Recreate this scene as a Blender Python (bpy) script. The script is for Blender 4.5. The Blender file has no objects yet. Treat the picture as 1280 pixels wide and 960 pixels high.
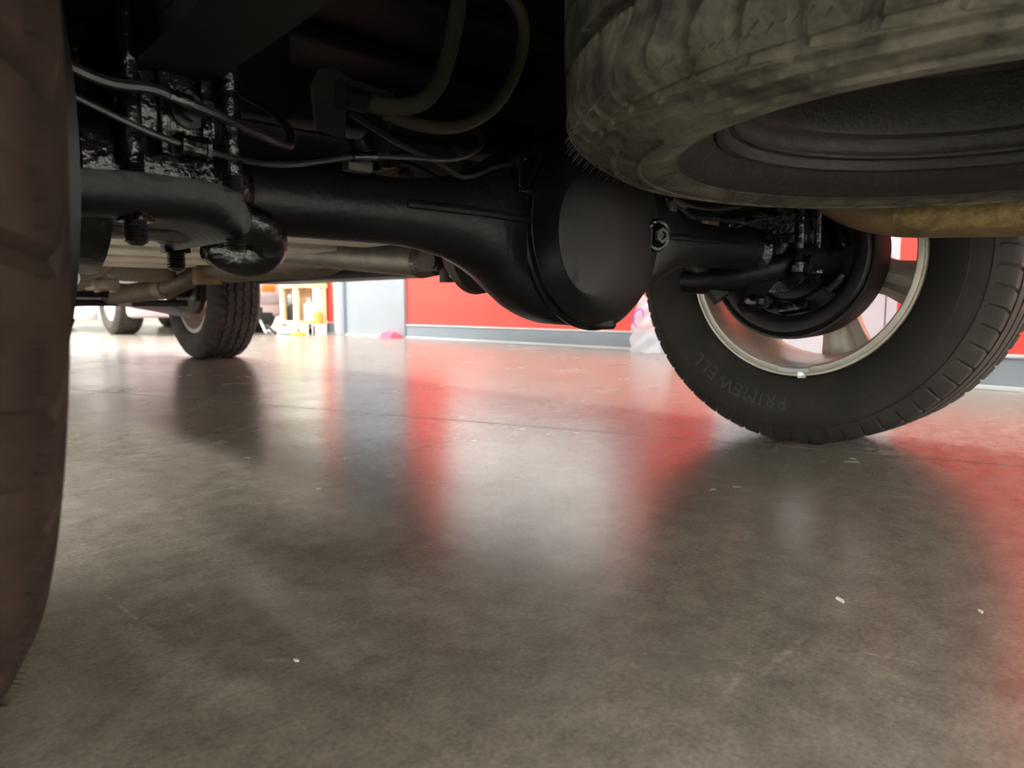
import bpy, bmesh, math, random
from mathutils import Vector, Matrix, noise
random.seed(7)
PI = math.pi
S = bpy.context.scene
COL = S.collection

# ------------------------------------------------------------------ camera
cam_d = bpy.data.cameras.new('camera')
cam_d.sensor_width = 36.0
cam_d.lens = 24.95
cam_d.clip_start = 0.02
cam_d.dof.use_dof = True
cam_d.dof.focus_distance = 0.80
cam_d.dof.aperture_fstop = 9.0
cam = bpy.data.objects.new('camera', cam_d)
COL.objects.link(cam)
cam.location = (0, 0, 0.273)
cam.rotation_euler = (math.radians(90 - 6.2), 0, math.radians(-43.6))
S.camera = cam

# ------------------------------------------------------------------ world, light, exposure
S.view_settings.view_transform = 'Standard'
S.view_settings.look = 'None'
S.view_settings.gamma = 1.0
S.view_settings.use_curve_mapping = False
S.view_settings.exposure = 0.75
W = bpy.data.worlds.new('world')
S.world = W
W.use_nodes = True
W.node_tree.nodes['Background'].inputs[0].default_value = (0.9, 0.95, 1.0, 1)
W.node_tree.nodes['Background'].inputs[1].default_value = 0.05

LAMPS = [  # x, y, size x, size y, watts : LED tubes hung under the ceiling
    (2.50, 4.2, 0.3, 5.0, 125), (2.0, -1.6, 0.3, 3.0, 20), (-2.1, -0.4, 0.3, 5.0, 380), (-5.0, 2.2, 0.3, 6.0, 850),
    (-3.6, 7.5, 0.3, 5.0, 640), (0.7, 8.2, 3.0, 0.3, 350), (3.4, 11.0, 0.3, 4.0, 350), (0.2, -4.6, 4.4, 0.3, 640),
]
LAMP_Z = 3.75

# ------------------------------------------------------------------ materials
def mat(name, col, rough=0.5, metal=0.0, var=0.0, vscale=8.0, bump=0.0, bscale=60.0, coat=0.0, col2=None, emis=None, spec=None, rvar=0.0, bdist=0.002, trans=0.0, alpha=1.0):
    m = bpy.data.materials.new(name)
    m.use_nodes = True
    nt = m.node_tree
    b = nt.nodes['Principled BSDF']
    b.inputs['Base Color'].default_value = (*col, 1)
    b.inputs['Roughness'].default_value = rough
    b.inputs['Metallic'].default_value = metal
    if spec is not None: b.inputs['Specular IOR Level'].default_value = spec
    if coat: b.inputs['Coat Weight'].default_value = coat; b.inputs['Coat Roughness'].default_value = 0.15
    if trans: b.inputs['Transmission Weight'].default_value = trans
    if alpha < 1: b.inputs['Alpha'].default_value = alpha
    if emis: b.inputs['Emission Color'].default_value = (*emis[:3], 1); b.inputs['Emission Strength'].default_value = emis[3]
    tc = nt.nodes.new('ShaderNodeTexCoord')
    if var or col2 or rvar:
        n = nt.nodes.new('ShaderNodeTexNoise')
        n.inputs['Scale'].default_value = vscale; n.inputs['Detail'].default_value = 8; n.inputs['Roughness'].default_value = 0.65
        nt.links.new(tc.outputs['Object'], n.inputs['Vector'])
        r = nt.nodes.new('ShaderNodeValToRGB')
        c2 = col2 or tuple(min(1, c * (1 + var)) for c in col)
        c1 = col if col2 else tuple(c * (1 - var) for c in col)
        r.color_ramp.elements[0].position = 0.35; r.color_ramp.elements[1].position = 0.68
        r.color_ramp.elements[0].color = (*c1, 1); r.color_ramp.elements[1].color = (*c2, 1)
        nt.links.new(n.outputs['Fac'], r.inputs['Fac'])
        nt.links.new(r.outputs['Color'], b.inputs['Base Color'])
        if rvar:
            mr = nt.nodes.new('ShaderNodeMapRange')
            mr.inputs['From Min'].default_value = 0.35; mr.inputs['From Max'].default_value = 0.65
            mr.inputs['To Min'].default_value = rough - rvar; mr.inputs['To Max'].default_value = rough + rvar
            nt.links.new(n.outputs['Fac'], mr.inputs['Value']); nt.links.new(mr.outputs[0], b.inputs['Roughness'])
    if bump:
        n2 = nt.nodes.new('ShaderNodeTexNoise')
        n2.inputs['Scale'].default_value = bscale; n2.inputs['Detail'].default_value = 4
        nt.links.new(tc.outputs['Object'], n2.inputs['Vector'])
        bp = nt.nodes.new('ShaderNodeBump'); bp.inputs['Strength'].default_value = bump; bp.inputs['Distance'].default_value = bdist
        nt.links.new(n2.outputs['Fac'], bp.inputs['Height']); nt.links.new(bp.outputs[0], b.inputs['Normal'])
    return m

M = dict(
    paint=mat('black_chassis_paint', (0.0045, 0.0045, 0.0045), 0.36, 0, bump=0.6, bscale=160, bdist=0.0014, rvar=0.07, col2=(0.008, 0.008, 0.008), vscale=14, spec=0.17),
    gloss=mat('thick_glossy_black_paint', (0.004, 0.004, 0.004), 0.22, 0, bump=1.0, bscale=75, bdist=0.004),
    cover=mat('satin_black_cover_paint', (0.008, 0.008, 0.008), 0.5, 0, spec=0.33, bump=0.35, bscale=260, bdist=0.0008),
    bolt=mat('black_steel_thread', (0.006, 0.006, 0.006), 0.4, 0.2),
    dark=mat('dark_underbody', (0.003, 0.003, 0.0028), 0.6, 0, spec=0.25, col2=(0.008, 0.007, 0.006), vscale=5, bump=0.3, bscale=30),
    rust=mat('rusty_brown_steel', (0.03, 0.02, 0.014), 0.65, 0.2, col2=(0.08, 0.055, 0.036), vscale=18, bump=0.4, bscale=120),
    exh=mat('tan_exhaust_steel', (0.12, 0.085, 0.042), 0.55, 0.3, col2=(0.24, 0.175, 0.082), vscale=22, bump=0.3, bscale=140),
    pipe=mat('brownish_exhaust_pipe', (0.06, 0.04, 0.026), 0.6, 0.2, col2=(0.13, 0.092, 0.062), vscale=25, bump=0.3, bscale=150),
    cast=mat('dirty_cast_aluminium', (0.22, 0.18, 0.13), 0.6, 0.2, col2=(0.34, 0.29, 0.22), vscale=12, bump=0.3, bscale=70),
    shield=mat('beige_dusty_shield', (0.42, 0.37, 0.29), 0.6, 0, var=0.12, vscale=9),
    shaft=mat('grey_driveshaft', (0.10, 0.09, 0.075), 0.45, 0.4, col2=(0.17, 0.15, 0.12), vscale=25),
    rubber=mat('tyre_rubber', (0.019, 0.017, 0.0145), 0.75, 0, spec=0.35, col2=(0.036, 0.032, 0.026), vscale=14, bump=0.25, bscale=90),
    rubber_n=mat('worn_brown_tyre_rubber', (0.007, 0.005, 0.0042), 0.85, 0, spec=0.2, col2=(0.017, 0.012, 0.0095), vscale=11, bump=0.3, bscale=60),
    rubber_s=mat('dusty_spare_rubber', (0.020, 0.019, 0.013), 0.78, 0, spec=0.3, col2=(0.062, 0.057, 0.040), vscale=16, bump=0.4, bscale=80),
    letter=mat('tyre_lettering_rubber', (0.034, 0.031, 0.027), 0.6),
    alloy=mat('silver_alloy', (0.56, 0.54, 0.47), 0.42, 0.35, var=0.1, vscale=20),
    weight=mat('zinc_wheel_weight', (0.62, 0.66, 0.70), 0.35, 0.6),
    steelrim=mat('dark_steel_rim', (0.006, 0.0055, 0.005), 0.5, 0, spec=0.35, col2=(0.015, 0.012, 0.010), vscale=30, bump=0.5, bscale=220),
    hose=mat('olive_rubber_hose', (0.07, 0.062, 0.042), 0.7, 0, var=0.3, vscale=12),
    line=mat('brake_line_steel', (0.02, 0.02, 0.02), 0.35, 0.3),
    bracket=mat('dusty_bracket_steel', (0.03, 0.026, 0.022), 0.65, 0, var=0.3, vscale=20),
    red=mat('red_wall_paint', (0.60, 0.055, 0.040), 0.55, 0, var=0.03, vscale=2),
    grey=mat('grey_wall_paint', (0.19, 0.23, 0.265), 0.5, 0, var=0.04, vscale=3),
    greyl=mat('pale_grey_trim', (0.44, 0.47, 0.49), 0.5),
    doorg=mat('grey_door_paint', (0.225, 0.255, 0.285), 0.5, 0, var=0.04, vscale=2),
    white=mat('white_wall_paint', (0.86, 0.86, 0.83), 0.6),
    panel=mat('white_panel', (0.50, 0.51, 0.56), 0.45),
    ceil=mat('ceiling_paint', (0.72, 0.72, 0.70), 0.7),
    joint=mat('joint_filler', (0.02, 0.016, 0.012), 0.95, spec=0.1),
    carw=mat('white_car_paint', (0.72, 0.66, 0.66), 0.3, 0, coat=0.5),
    carm=mat('mauve_bumper_plastic', (0.50, 0.40, 0.42), 0.5),
    orange=mat('orange_reflector', (0.95, 0.16, 0.02), 0.3),
    glass=mat('dark_glass', (0.02, 0.025, 0.03), 0.08),
    plast=mat('black_plastic', (0.005, 0.005, 0.006), 0.5),
    wood=mat('pale_plywood', (0.78, 0.62, 0.40), 0.6, 0, var=0.12, vscale=10),
    green=mat('lime_green_paint', (0.36, 0.68, 0.06), 0.4),
    yellow=mat('yellow_plastic', (0.85, 0.72, 0.05), 0.4),
    amber=mat('amber_plastic', (0.75, 0.33, 0.06), 0.4),
    paper=mat('white_plastic', (0.85, 0.86, 0.86), 0.45),
    blue=mat('pale_blue_plastic', (0.62, 0.78, 0.86), 0.35),
    pink=mat('pink_cloth', (0.80, 0.10, 0.16), 0.9),
    bag=mat('clear_plastic_film', (0.85, 0.88, 0.95), 0.15, 0, trans=0.55, alpha=0.75),
    purple=mat('purple_print', (0.25, 0.05, 0.6), 0.4),
    steel=mat('grey_steel', (0.25, 0.25, 0.26), 0.4, 0.5),
    tbody=mat('silver_truck_paint', (0.22, 0.22, 0.23), 0.35, 0.2, coat=0.4),
    chip=mat('pale_paint_flake', (0.75, 0.72, 0.66), 0.6),
    lampw=mat('white_lamp_housing', (0.8, 0.8, 0.8), 0.4),
)

def spare_material():
    m = mat('dusty_spare_rubber', (0.017, 0.0158, 0.0115), 0.75, 0, spec=0.35, col2=(0.115, 0.106, 0.078), vscale=34, bump=1.0, bscale=140)
    nt = m.node_tree; L = nt.links.new; b = nt.nodes['Principled BSDF']
    old = b.inputs['Base Color'].links[0].from_socket
    tc = nt.nodes.new('ShaderNodeTexCoord'); mp = nt.nodes.new('ShaderNodeMapping'); mp.inputs['Scale'].default_value = (0, 1, 1); L(tc.outputs['Object'], mp.inputs['Vector'])
    ln = nt.nodes.new('ShaderNodeVectorMath'); ln.operation = 'LENGTH'; L(mp.outputs[0], ln.inputs[0])
    r = nt.nodes.new('ShaderNodeMapRange'); r.inputs['From Min'].default_value = 0.268; r.inputs['From Max'].default_value = 0.276; L(ln.outputs['Value'], r.inputs['Value'])
    q = nt.nodes.new('ShaderNodeMix'); q.data_type = 'RGBA'; L(r.outputs[0], q.inputs['Factor']); q.inputs['A'].default_value = (0.013, 0.010, 0.009, 1); L(old, q.inputs['B'])
    L(q.outputs['Result'], b.inputs['Base Color']); return m
M['rubber_s'] = spare_material()

def floor_material():
    m = bpy.data.materials.new('polished_concrete')
    m.use_nodes = True
    nt = m.node_tree; L = nt.links.new
    b = nt.nodes['Principled BSDF']
    tc = nt.nodes.new('ShaderNodeTexCoord')
    def nz(scale, det, rough, vec=None):
        n = nt.nodes.new('ShaderNodeTexNoise'); n.inputs['Scale'].default_value = scale; n.inputs['Detail'].default_value = det; n.inputs['Roughness'].default_value = rough
        L(vec or tc.outputs['Object'], n.inputs['Vector']); return n
    def ramp(f, p0, c0, p1, c1):
        r = nt.nodes.new('ShaderNodeValToRGB'); e = r.color_ramp.elements
        e[0].position = p0; e[0].color = (*c0, 1); e[1].position = p1; e[1].color = (*c1, 1); L(f, r.inputs['Fac']); return r
    def mapping(rot, sc):
        mp = nt.nodes.new('ShaderNodeMapping'); mp.inputs['Rotation'].default_value = (0, 0, rot); mp.inputs['Scale'].default_value = sc
        L(tc.outputs['Object'], mp.inputs['Vector']); return mp.outputs[0]
    big = nz(1.6, 6, 0.6); fine = nz(26, 10, 0.72)
    c1 = ramp(big.outputs['Fac'], 0.3, (0.188, 0.168, 0.138), 0.72, (0.260, 0.236, 0.198))
    c2 = ramp(fine.outputs['Fac'], 0.36, (0.72, 0.72, 0.72), 0.7, (1.18, 1.18, 1.18))
    mx = nt.nodes.new('ShaderNodeMix'); mx.data_type = 'RGBA'; mx.blend_type = 'MULTIPLY'; mx.inputs['Factor'].default_value = 1
    L(c1.outputs['Color'], mx.inputs['A']); L(c2.outputs['Color'], mx.inputs['B'])
    # pale wear scratches and dark flecks
    prev = mx.outputs['Result']
    for rot, sc, thr, col, fac in ((0.9, (7.0, 170, 1), 0.79, (0.36, 0.33, 0.29), 0.10), (2.3, (6, 190, 1), 0.79, (0.36, 0.33, 0.29), 0.10), (0.1, (7, 120, 1), 0.82, (0.08, 0.07, 0.06), 0.3)):
        n = nz(1.0, 3, 0.5, mapping(rot, sc))
        r = ramp(n.outputs['Fac'], thr, (0, 0, 0), thr + 0.04, (fac, fac, fac))
        q = nt.nodes.new('ShaderNodeMix'); q.data_type = 'RGBA'; L(r.outputs['Color'], q.inputs['Factor']); L(prev, q.inputs['A']); q.inputs['B'].default_value = (*col, 1)
        prev = q.outputs['Result']
    # scuffs and dark nicks at places of their own: x0, y0, x1, y1, half width, colour, strength
    PALE, DARK = (0.42, 0.39, 0.34), (0.045, 0.038, 0.03)
    brk = nz(90, 4, 0.6)
    for x0, y0, x1, y1, hw, col, k in ((0.236, 1.242, 0.393, 1.241, 0.004, PALE, 0.9), (0.166, 0.764, 0.178, 0.603, 0.003, PALE, 0.6), (0.472, 0.235, 0.577, 0.242, 0.005, PALE, 0.5), (0.56, 0.232, 0.589, 0.153, 0.003, PALE, 0.5),
        (0.266, 1.025, 0.476, 1.07, 0.004, PALE, 0.6), (0.218, 0.518, 0.241, 0.494, 0.004, PALE, 0.9), (0.49, 0.251, 0.424, 0.237, 0.004, PALE, 0.4), (0.407, 0.641, 0.496, 0.628, 0.0015, DARK, 0.6),
        (0.881, 1.179, 0.906, 1.155, 0.004, DARK, 1.3), (0.955, 1.146, 0.974, 1.129, 0.004, DARK, 1.2), (1.079, 1.181, 1.134, 1.207, 0.003, DARK, 1.0), (1.148, 0.899, 1.155, 0.88, 0.004, DARK, 1.5), (0.652, 0.571, 0.698, 0.536, 0.012, DARK, 0.6), (0.546, 0.759, 0.488, 0.563, 0.0012, PALE, 0.6), (0.20, 1.33, 0.60, 1.50, 0.003, PALE, 0.5), (0.10, 0.86, 0.30, 0.90, 0.003, PALE, 0.5)):
        mp = nt.nodes.new('ShaderNodeMapping'); mp.vector_type = 'TEXTURE'
        mp.inputs['Location'].default_value = ((x0 + x1) / 2, (y0 + y1) / 2, 0); mp.inputs['Rotation'].default_value = (0, 0, math.atan2(y1 - y0, x1 - x0))
        mp.inputs['Scale'].default_value = (math.hypot(x1 - x0, y1 - y0) / 2, hw, 1)
        L(tc.outputs['Object'], mp.inputs['Vector'])
        sx = nt.nodes.new('ShaderNodeVectorMath'); sx.operation = 'LENGTH'; L(mp.outputs[0], sx.inputs[0])
        mr = nt.nodes.new('ShaderNodeMapRange'); mr.inputs['From Min'].default_value = 1.0; mr.inputs['From Max'].default_value = 0.2; mr.inputs['To Max'].default_value = 1.0; L(sx.outputs['Value'], mr.inputs['Value'])
        b2 = nt.nodes.new('ShaderNodeMapRange'); b2.inputs['From Min'].default_value = 0.4; b2.inputs['From Max'].default_value = 0.62; b2.inputs['To Max'].default_value = k; L(brk.outputs['Fac'], b2.inputs['Value'])
        ml = nt.nodes.new('ShaderNodeMath'); ml.operation = 'MULTIPLY'; ml.use_clamp = True; L(mr.outputs[0], ml.inputs[0]); L(b2.outputs[0], ml.inputs[1])
        q = nt.nodes.new('ShaderNodeMix'); q.data_type = 'RGBA'; L(ml.outputs[0], q.inputs['Factor']); L(prev, q.inputs['A']); q.inputs['B'].default_value = (*col, 1); prev = q.outputs['Result']
    spk = nz(240, 4, 0.7); rs = ramp(spk.outputs['Fac'], 0.34, (0.80, 0.80, 0.80), 0.68, (1.22, 1.22, 1.22))
    q = nt.nodes.new('ShaderNodeMix'); q.data_type = 'RGBA'; q.blend_type = 'MULTIPLY'; q.inputs['Factor'].default_value = 1; L(prev, q.inputs['A']); L(rs.outputs['Color'], q.inputs['B']); prev = q.outputs['Result']
    L(prev, b.inputs['Base Color'])
    rr = nt.nodes.new('ShaderNodeMapRange'); L(nz(5, 4, 0.5).outputs['Fac'], rr.inputs['Value'])
    rr.inputs['From Min'].default_value = 0.3; rr.inputs['From Max'].default_value = 0.7; rr.inputs['To Min'].default_value = 0.225; rr.inputs['To Max'].default_value = 0.28
    L(rr.outputs[0], b.inputs['Roughness'])
    b.inputs['Specular IOR Level'].default_value = 0.88
    bp = nt.nodes.new('ShaderNodeBump'); bp.inputs['Strength'].default_value = 0.10; bp.inputs['Distance'].default_value = 0.002
    L(nz(120, 5, 0.6).outputs['Fac'], bp.inputs['Height']); L(bp.outputs[0], b.inputs['Normal'])
    return m
M['floor'] = floor_material()

# ------------------------------------------------------------------ mesh helpers
class MB:
    """collects shapes; build() links them as one mesh object"""
    def __init__(s): s.v = []; s.f = []
    def add(s, vs, fs):
        o = len(s.v); s.v += [tuple(v) for v in vs]; s.f += [tuple(i + o for i in f) for f in fs]; return s
    def box(s, a, b, mtx=None, ch=0.0):
        (x0, y0, z0), (x1, y1, z1) = a, b
        if ch <= 0:
            vs = [(x, y, z) for x in (x0, x1) for y in (y0, y1) for z in (z0, z1)]
            fs = [(0, 1, 3, 2), (4, 6, 7, 5), (0, 4, 5, 1), (2, 3, 7, 6), (0, 2, 6, 4), (1, 5, 7, 3)]
        else:
            bm = bmesh.new(); bmesh.ops.create_cube(bm, size=1)
            for v in bm.verts: v.co = Vector(((x0 + x1) / 2 + v.co.x * (x1 - x0), (y0 + y1) / 2 + v.co.y * (y1 - y0), (z0 + z1) / 2 + v.co.z * (z1 - z0)))
            bmesh.ops.bevel(bm, geom=bm.edges[:], offset=ch, segments=2, affect='EDGES', profile=0.5)
            bm.verts.index_update(); vs = [v.co.copy() for v in bm.verts]; fs = [tuple(v.index for v in f.verts) for f in bm.faces]; bm.free()
        if mtx: vs = [mtx @ Vector(v) for v in vs]
        return s.add(vs, fs)
    def tube(s, pts, rad, n=12, smooth=0, caps=True, flat=None):
        P = [Vector(p) for p in pts]
        R = rad if isinstance(rad, (list, tuple)) else [rad] * len(P)
        if smooth and len(P) > 2:
            Q = []; RR = []
            for i in range(len(P) - 1):
                p0, p1, p2, p3 = P[max(i - 1, 0)], P[i], P[i + 1], P[min(i + 2, len(P) - 1)]
                for k in range(smooth):
                    t = k / smooth
                    Q.append(0.5 * ((2 * p1) + (p2 - p0) * t + (2 * p0 - 5 * p1 + 4 * p2 - p3) * t * t + (3 * p1 - p0 - 3 * p2 + p3) * t ** 3)); RR.append(R[i] + (R[i + 1] - R[i]) * t)
            Q.append(P[-1]); RR.append(R[-1]); P, R = Q, RR
        T = [(P[min(i + 1, len(P) - 1)] - P[max(i - 1, 0)]).normalized() for i in range(len(P))]
        up = Vector((0, 0, 1)) if abs(T[0].z) < 0.9 else Vector((0, 1, 0))
        N = (up - T[0] * up.dot(T[0])).normalized()
        vs = []
        for i, p in enumerate(P):
            N = (N - T[i] * N.dot(T[i])).normalized(); B = T[i].cross(N)
            for k in range(n):
                a = 2 * PI * k / n; q = N * math.cos(a) + B * math.sin(a) * (flat or 1)
                vs.append(p + q * R[i])
        fs = [(i * n + k, i * n + (k + 1) % n, (i + 1) * n + (k + 1) % n, (i + 1) * n + k) for i in range(len(P) - 1) for k in range(n)]
        if caps: fs += [tuple(range(n))[::-1], tuple((len(P) - 1) * n + k for k in range(n))]
        return s.add(vs, fs)
    def lathe(s, prof, n=48, axis='X', at=(0, 0, 0), closed=False, arc=2 * PI, mtx=None):
        """prof: list of (along axis, radius)"""
        vs = []; full = abs(arc - 2 * PI) < 1e-6; m = len(prof); rows = n if full else n + 1
        for i in range(rows):
            a = arc * i / n; c, d = math.cos(a), math.sin(a)
            for (x, r) in prof:
                v = (x, r * c, r * d) if axis == 'X' else ((r * d, x, r * c) if axis == 'Y' else (r * c, r * d, x))
                vs.append(Vector(v) + Vector(at) if not mtx else mtx @ Vector(v))
        fs = []
        for i in range(n):
            j = (i + 1) % rows
            for k in range(m if closed else m - 1):
                l = (k + 1) % m; fs.append((i * m + k, i * m + l, j * m + l, j * m + k))
        return s.add(vs, fs)
    def prism(s, poly, y0, y1, mtx=None, axis='Y'):
        n = len(poly)
        f = {'Y': lambda a, b, t: (a, t, b), 'X': lambda a, b, t: (t, a, b), 'Z': lambda a, b, t: (a, b, t)}[axis]
        vs = [f(a, b, y0) for a, b in poly] + [f(a, b, y1) for a, b in poly]
        if mtx: vs = [mtx @ Vector(v) for v in vs]
        fs = [tuple(range(n)), tuple(range(n, 2 * n))[::-1]] + [(i, i + n, (i + 1) % n + n, (i + 1) % n) for i in range(n)]
        return s.add(vs, fs)
    def grid(s, rows, closed_u=False, closed_v=False):
        n = len(rows); m = len(rows[0]); vs = [p for r in rows for p in r]; fs = []
        for i in range(n if closed_u else n - 1):
            for k in range(m if closed_v else m - 1):
                fs.append((i * m + k, i * m + (k + 1) % m, ((i + 1) % n) * m + (k + 1) % m, ((i + 1) % n) * m + k))
        return s.add(vs, fs)
    def build(s, name, m, parent=None, smooth=True, angle=40, loc=None, merge=0.0):
        me = bpy.data.meshes.new(name); me.from_pydata(s.v, [], s.f); me.validate()
        bm = bmesh.new(); bm.from_mesh(me)
        if merge: bmesh.ops.remove_doubles(bm, verts=bm.verts, dist=merge)
        bmesh.ops.recalc_face_normals(bm, faces=bm.faces)
        if smooth:
            for f in bm.faces: f.smooth = True
            for e in bm.edges:
                if len(e.link_faces) == 2 and e.calc_face_angle(0) > math.radians(angle): e.smooth = False
        bm.to_mesh(me); bm.free()
        me.materials.append(M[m] if isinstance(m, str) else m)
        return link(name, me, parent, loc)

def link(name, me, parent=None, loc=None):
    o = bpy.data.objects.new(name, me); COL.objects.link(o)
    if parent: o.parent = parent
    if loc: o.location = loc
    return o
def empty(name, loc=(0, 0, 0)):
    o = bpy.data.objects.new(name, None); o.empty_display_size = 0.1; COL.objects.link(o); o.location = loc; return o
def tag(o, label, cat=None, group=None, kind=None):
    if label: o['label'] = label
    if cat: o['category'] = cat
    if group: o['group'] = group
    if kind: o['kind'] = kind
    return o
def struct(o, label=None):
    o['kind'] = 'structure'
    if label: o['label'] = label
    return o
def copy_tree(o, parent=None, loc=None):
    c = o.copy(); COL.objects.link(c); c.parent = parent
    if loc: c.location = loc
    for ch in list(o.children): copy_tree(ch, c)
    return c
def helix(p0, p1, r, depth, pitch, n=14):
    """threaded rod between two points: (vs, fs) of a tube with ridges"""
    p0, p1 = Vector(p0), Vector(p1); L = (p1 - p0).length; k = max(2, int(L / pitch) * 2)
    return [p0 + (p1 - p0) * (i / k) for i in range(k + 1)], [r - (depth if i % 2 else 0) for i in range(k + 1)]

# ------------------------------------------------------------------ room
XW, XN, YJ = 3.67, 2.76, 0.90          # far red wall, near red wall, where the wall steps
fb = MB().box((-7, -6, -0.06), (6, 18, -0.012)).build('floor', 'joint', smooth=False)
struct(fb, 'polished grey brown concrete floor with a saw cut joint')
jp, jd = Vector((1.0, 1.525)), Vector((0.709, -1.911)).normalized(); jn = Vector((jd.y, -jd.x))
def slab(sign):
    a = jp + jd * 7.6 + jn * sign * 0.0035; b = jp - jd * 17.4 + jn * sign * 0.0035
    def cut(y): t = (y - a.y) / (b.y - a.y); return a.x + (b.x - a.x) * t
    xs = -7 if (jn.x * sign) < 0 else 6
    poly = [(cut(-6), -6), (xs, -6), (xs, 18), (cut(18), 18)]
    return MB().prism(poly, -0.012, 0.0, axis='Z').build('slab', 'floor', fb, smooth=False)
slab(1); slab(-1)
MB().prism([tuple(jp + jd * t + jn * w) for t, w in ((7.6, 0.0034), (-17.3, 0.0034), (-17.3, -0.0034), (7.6, -0.0034))], -0.011, -0.0006, axis='Z').build('joint_strip', 'joint', fb, smooth=False)
struct(MB().box((-7, -6, 4.0), (6, 18, 4.1)).build('ceiling', 'ceil', smooth=False))
struct(MB().box((XW, YJ, 0), (XW + 0.15, 6.72, 4)).build('wall_right', 'red', smooth=False), 'red painted workshop wall above a grey base')
struct(MB().box((XN, -0.55, 0), (XN + 0.15, YJ, 4)).build('wall_right_near', 'red', smooth=False), 'red painted wall behind the right rear tyre')
struct(MB().box((XN + 0.15, YJ - 0.15, 0), (XW + 0.15, YJ, 4)).build('wall_step', 'red', smooth=False))
struct(MB().box((5.85, 6.72, 0), (6, 18, 4)).build('wall_bay', 'white', smooth=False))
struct(MB().box((XW + 0.15, 6.57, 0), (5.85, 6.72, 4)).build('wall_bay_return', 'white', smooth=False))
struct(MB().box((-7, 17.85, 0), (5.85, 18, 4)).build('wall_front', 'white', smooth=False))
struct(MB().box((-7, -6, 0), (-6.85, 17.85, 4)).build('wall_left', 'white', smooth=False))
struct(MB().box((-6.85, -6, 0), (XN, -5.85, 4)).build('wall_back', 'white', smooth=False))
def baseboard(name, x, y0, y1):
    b = struct(MB().box((x - 0.012, y0, 0.016), (x, y1, 0.108), ch=0.003).build(name, 'grey', smooth=False), 'grey painted baseboard along red wall')
    MB().box((x - 0.02, y0, 0.108), (x, y1, 0.120), ch=0.003).build('cap_strip', 'greyl', b, smooth=False)
    MB().box((x - 0.018, y0, 0.0), (x, y1, 0.016), ch=0.003).build('foot_strip', 'greyl', b, smooth=False)
baseboard('baseboard_right', XW, 2.20, 5.20)
baseboard('baseboard_right_near', XN, -0.55, YJ)
struct(MB().box((XN, -6, 0), (XN + 0.15, -0.55, 4)).build('wall_right_rear', 'white', smooth=False), 'unseen wall behind the truck tail made white for neutral bounce')  # unseen stretch, made white so the light bounced under the truck stays neutral
baseboard('baseboard_right_far', XW, 6.42, 6.72)
# grey door in the far red wall
d1 = struct(MB().box((XW - 0.015, 5.28, 0.012), (XW, 6.20, 2.1), ch=0.003).build('door_1', 'doorg', smooth=False), 'plain grey door in the red wall')
MB().box((XW - 0.05, 6.20, 0), (XW, 6.27, 2.16), ch=0.004).build('door_jamb', 'grey', d1, smooth=False)
MB().box((XW - 0.03, 6.27, 0), (XW, 6.42, 2.2), ch=0.004).build('door_casing', 'greyl', d1, smooth=False)
MB().box((XW - 0.03, 5.20, 0), (XW, 5.28, 2.16), ch=0.004).build('door_jamb', 'doorg', d1, smooth=False)
MB().box((XW - 0.03, 5.28, 0.0), (XW, 6.2, 0.012)).build('threshold', mat('cream_threshold', (0.8, 0.72, 0.5), 0.5), d1, smooth=False)
kn = MB().lathe([(0, 0.0), (-0.02, 0.012), (-0.04, 0.012), (-0.05, 0.03), (-0.075, 0.027), (-0.085, 0.0)], 16, 'X').build('door_knob', 'steel', d1, loc=(XW - 0.015, 5.4, 1.0))
# white panelled door behind the wheel
d2 = struct(MB().box((XW - 0.012, 0.92, 0.0), (XW, 2.14, 2.1)).build('door_2', 'joint', smooth=False), 'white panelled double door behind right rear wheel')
for y0, y1 in ((0.925, 1.235), (1.24, 2.13)):
    MB().box((XW - 0.03, y0, 0.01), (XW - 0.012, y1, 2.09), ch=0.003).build('panel', 'panel', d2, smooth=False)
# pale boards on the red wall, higher than the underside of the truck lets the camera see
cb = empty('wall_cabinet', (XW - 0.16, 3.45, 0.55)); tag(cb, 'long white two-door cabinet hung on the red wall', 'cabinet')
MB().box((-0.14, -0.78, 0), (0.155, 0.78, 1.55), ch=0.006).build('body', 'paper', cb, smooth=False)
for k in (-1, 1): 
    dd = MB().box((-0.16, min(0.004 * k, 0.77 * k), 0.01), (-0.142, max(0.004 * k, 0.77 * k), 1.54), ch=0.004).build('door', 'paper', cb, smooth=False)
    MB().box((-0.185, 0.05 * k - 0.008, 0.45), (-0.16, 0.05 * k + 0.008, 0.65), ch=0.003).build('handle', 'steel', dd, smooth=False)

LNAMES = ['beside the red wall', 'over the truck tail by the white wall', 'on the near side of the truck', 'by the left wall', 'far left ahead of the truck', 'crosswise ahead of the truck', 'over the parked car', 'crosswise behind the truck']
for li, (x, y, sx, sy, w) in enumerate(LAMPS):
    l = bpy.data.lights.new('led_tube', 'AREA'); l.shape = 'RECTANGLE'; l.size = sx; l.size_y = sy; l.energy = w; l.color = (1.0, 0.985, 0.95)
    lo = bpy.data.objects.new('led_tube_light', l); COL.objects.link(lo); lo.location = (x, y, LAMP_Z - 0.03)
    e = MB().box((x - sx / 2 - 0.03, y - sy / 2 - 0.03, LAMP_Z - 0.015), (x + sx / 2 + 0.03, y + sy / 2 + 0.03, LAMP_Z + 0.05), ch=0.01).build('ceiling_light', 'lampw', smooth=False)
    tag(e, 'long white ceiling light ' + LNAMES[li], 'lamp', 'ceiling light fixtures')
    for k in (-1, 1):
        px, py = (x, y + k * sy * 0.35) if sy > sx else (x + k * sx * 0.35, y)
        MB().tube([(px, py, LAMP_Z + 0.05), (px, py, 4.0)], 0.008, 6).build('hanger', 'steel', e)

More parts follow.
